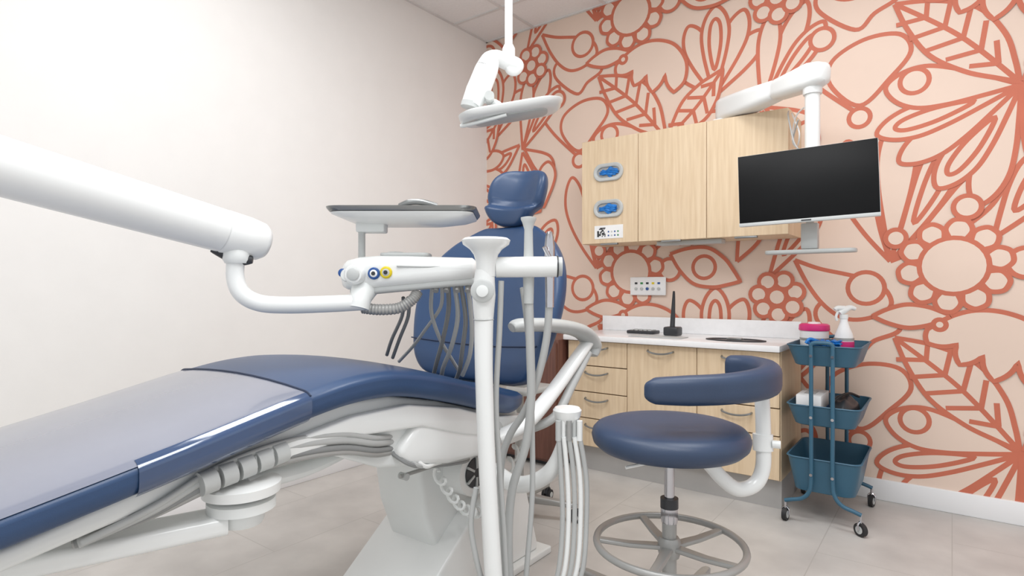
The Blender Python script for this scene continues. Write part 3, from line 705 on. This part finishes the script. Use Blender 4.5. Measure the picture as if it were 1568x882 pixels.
# ---------- utility cart ----------
g=G('utility_cart',(-.49,3.28,0))
X0,X1,Y0,Y1=-.643,-.33,3.065,3.495; mx=(X0+X1)/2; my=(Y0+Y1)/2
def tray(n,zb,zt):
    rings=[]
    hw,hd=(X1-X0)/2,(Y1-Y0)/2
    for z,s_ in((zb,-.035),(zb+.004,-.028),(zt-.004,0),(zt,.006),(zt+.004,.004),(zt+.003,-.003),(zt-.006,-.004),(zb+.008,-.032),(zb+.006,-.04)):
        rings.append([V((mx+x,my+y,z)) for x,y in rrect(hw+s_,hd+s_,.045)])
    loft(n,rings,'teal',g,auto=35)
tray('tray_top',.748,.845); tray('tray_middle',.462,.56); tray('tray_bottom',.145,.31)
for k,(yy,sg) in enumerate(((Y0-.012,-1),(Y1+.012,1))):
    for j,sx in enumerate((-1,1)):
        x=mx+sx*.045
        sweep('post_%d_%d'%(k,j),[(x,yy,.84),(x,yy,.5),(x,yy,.22),(x+sx*.01,yy,.155),(x+sx*.04,yy,.12),(x+sx*.085,yy,.105),(x+sx*.115,yy,.095)],.0095,'teal',g,n=12)
        for i,z in enumerate((.80,.51,.24)):
            lathe('bolt_%d_%d_%d'%(k,j,i),[(.007,0),(.007,.003)],(x,yy+sg*.009,z),'chrome',g,n=10,axis=(0,sg,0))
        w=V((x+sx*.112,yy,0))
        cyl('caster_stem_%d_%d'%(k,j),w+UZ*.06,w+UZ*.10,.006,'chrome',g,n=10)
        u=V((.8,-.6,0)) if (k+j)%2 else V((.2,1,0)).normalized()
        if j==0: u=V((.1,1,0)).normalized()
        s=V((-u.y,u.x,0))
        cyl('caster_wheel_%d_%d'%(k,j),w-s*.010+UZ*.030,w+s*.010+UZ*.030,.030,'rubber',g,n=24)
        cyl('caster_disc_%d_%d'%(k,j),w-s*.0115+UZ*.030,w+s*.0115+UZ*.030,.018,'lgrey',g,n=18)
        for sg2 in(-1,1):
            sweep('caster_fork_%d_%d_%d'%(k,j,sg2),[w+s*.015*sg2+UZ*.03,w+s*.015*sg2+UZ*.055,w+UZ*.068],.005,'chrome',g,n=8)
    sweep('handle_bar_%d'%k,[(mx-.045,yy,.835),(mx-.045,yy,.85),(mx-.03,yy,.862),(mx+.03,yy,.862),(mx+.045,yy,.85),(mx+.045,yy,.835)],.0095,'teal',g,n=12)
c=V((-.56,3.30,.757)); g=G('disinfectant_wipes_tub',c)
lathe('tub',[(.058,0),(.062,.01),(.066,.12),(.066,.15)],c,'paper',g)
lathe('lid',[(.07,0),(.072,.004),(.07,.028),(.06,.034),(.01,.034)],c+UZ*.148,'pink',g)
lathe('lid_flap',[(.03,0),(.028,.01),(.01,.011)],c+UZ*.18,'paper',g)
lathe('label_band',[(.0655,0),(.0672,.03)],c+UZ*.03,'pink',g)
lathe('label_band_mid',[(.0665,0),(.0674,.012)],c+UZ*.10,'grey',g)
c=V((-.42,3.24,.757)); g=G('spray_bottle',c)
lathe('bottle',[(.038,0),(.042,.01),(.043,.10),(.038,.14),(.026,.17),(.017,.20),(.016,.225)],c,'paper',g)
lathe('label',[(.0445,0),(.0445,.035)],c+UZ*.07,'pink',g)
lathe('label_top',[(.0448,0),(.0442,.012)],c+UZ*.11,'grey',g)
lathe('collar',[(.019,0),(.019,.02)],c+UZ*.215,'white',g)
sweep('spray_head',[c+UZ*.24-FR*.022,c+UZ*.255+FR*.0,c+UZ*.268+FR*.03,c+UZ*.262+FR*.055],[.014,.018,.013,.009],'white',g)
sweep('head_left',[c+UZ*.262,c+UZ*.266-FR*.03,c+UZ*.258-FR*.045],[.016,.012,.009],'white',g)
sweep('trigger',[c+UZ*.25-FR*.028,c+UZ*.225-FR*.038,c+UZ*.205-FR*.034],.006,'white',g,n=8)
c=V((-.485,3.12,.815)); g=G('crumpled_gloves',c)
for i in range(4):
    bm=bmesh.new(); bmesh.ops.create_icosphere(bm,subdivisions=3,radius=1)
    o=V(((i-1.5)*.028,.012*(i%2),.035+.008*(i%2)))
    for v in bm.verts:
        n=1+.25*math.sin(v.co.x*7+i)+.2*math.sin(v.co.z*9+i*3)
        v.co=c+o+V((v.co.x*.028*n,v.co.y*.03*n,v.co.z*.018*n))
    fin('glove_%d'%i,bm,'glove',g)
sweep('glove_finger',[c+V((-.03,-.0,.05)),c+V((-.06,-.02,.06)),c+V((-.075,-.03,.04))],.008,'glove',g)
g=G('mask_box',(-.56,3.2,.47))
box('carton',(-.61,3.12,.47),(-.50,3.34,.60),'paper',g,bev=.002); box('carton_band',(-.6115,3.119,.50),(-.4985,3.341,.53),'dblue',g); box('carton_slot',(-.585,3.17,.60),(-.535,3.29,.602),'lgrey',g)
g=G('black_supply_pouch',(-.42,3.25,.47))
bm=bmesh.new(); bmesh.ops.create_icosphere(bm,subdivisions=4,radius=1)
for v in bm.verts:
    n=1+.12*math.sin(v.co.x*8)+.12*math.sin(v.co.y*9+1); p=v.co
    v.co=V((-.42+p.x*.062,3.27+p.y*.15,.53+p.z*.058*n))
fin('pouch',bm,'dark',g)
sweep('pouch_strap',[(-.46,3.14,.57),(-.43,3.2,.60),(-.40,3.28,.605),(-.37,3.36,.58)],.006,'rubber',g,n=8)

# ---------- lights ----------
w=bpy.data.worlds.new('white_ambient_fill'); scene.world=w; w.use_nodes=True  # even white ambient added to fill the room through its open sides
w.node_tree.nodes['Background'].inputs[0].default_value=(.98,.99,1,1); w.node_tree.nodes['Background'].inputs[1].default_value=.92
for i,(x,y,en) in enumerate(((-1.7,1.2,22),(-.4,2.2,27),(.6,.4,24),(-1.0,-1.2,20),(-.5,.6,22))):  # unseen area lights added under the ceiling to brighten the room
    l=bpy.data.lights.new('overhead_fill_light',type='AREA'); l.shape='RECTANGLE'; l.size=1.1; l.size_y=.58; l.energy=en; l.color=(.98,.99,1)
    o=bpy.data.objects.new('overhead_fill_light',l); o.location=(x,y,ZC-.03); bpy.context.collection.objects.link(o)
# ---------- camera ----------
cam=bpy.data.cameras.new('camera'); cam.sensor_width=36; cam.lens=36*896/1568; cam.clip_start=.02
co=bpy.data.objects.new('camera',cam); co.location=(0,0,CAMH); co.rotation_euler=(math.pi/2,0,math.atan2(SA,CA)); bpy.context.collection.objects.link(co); scene.camera=co
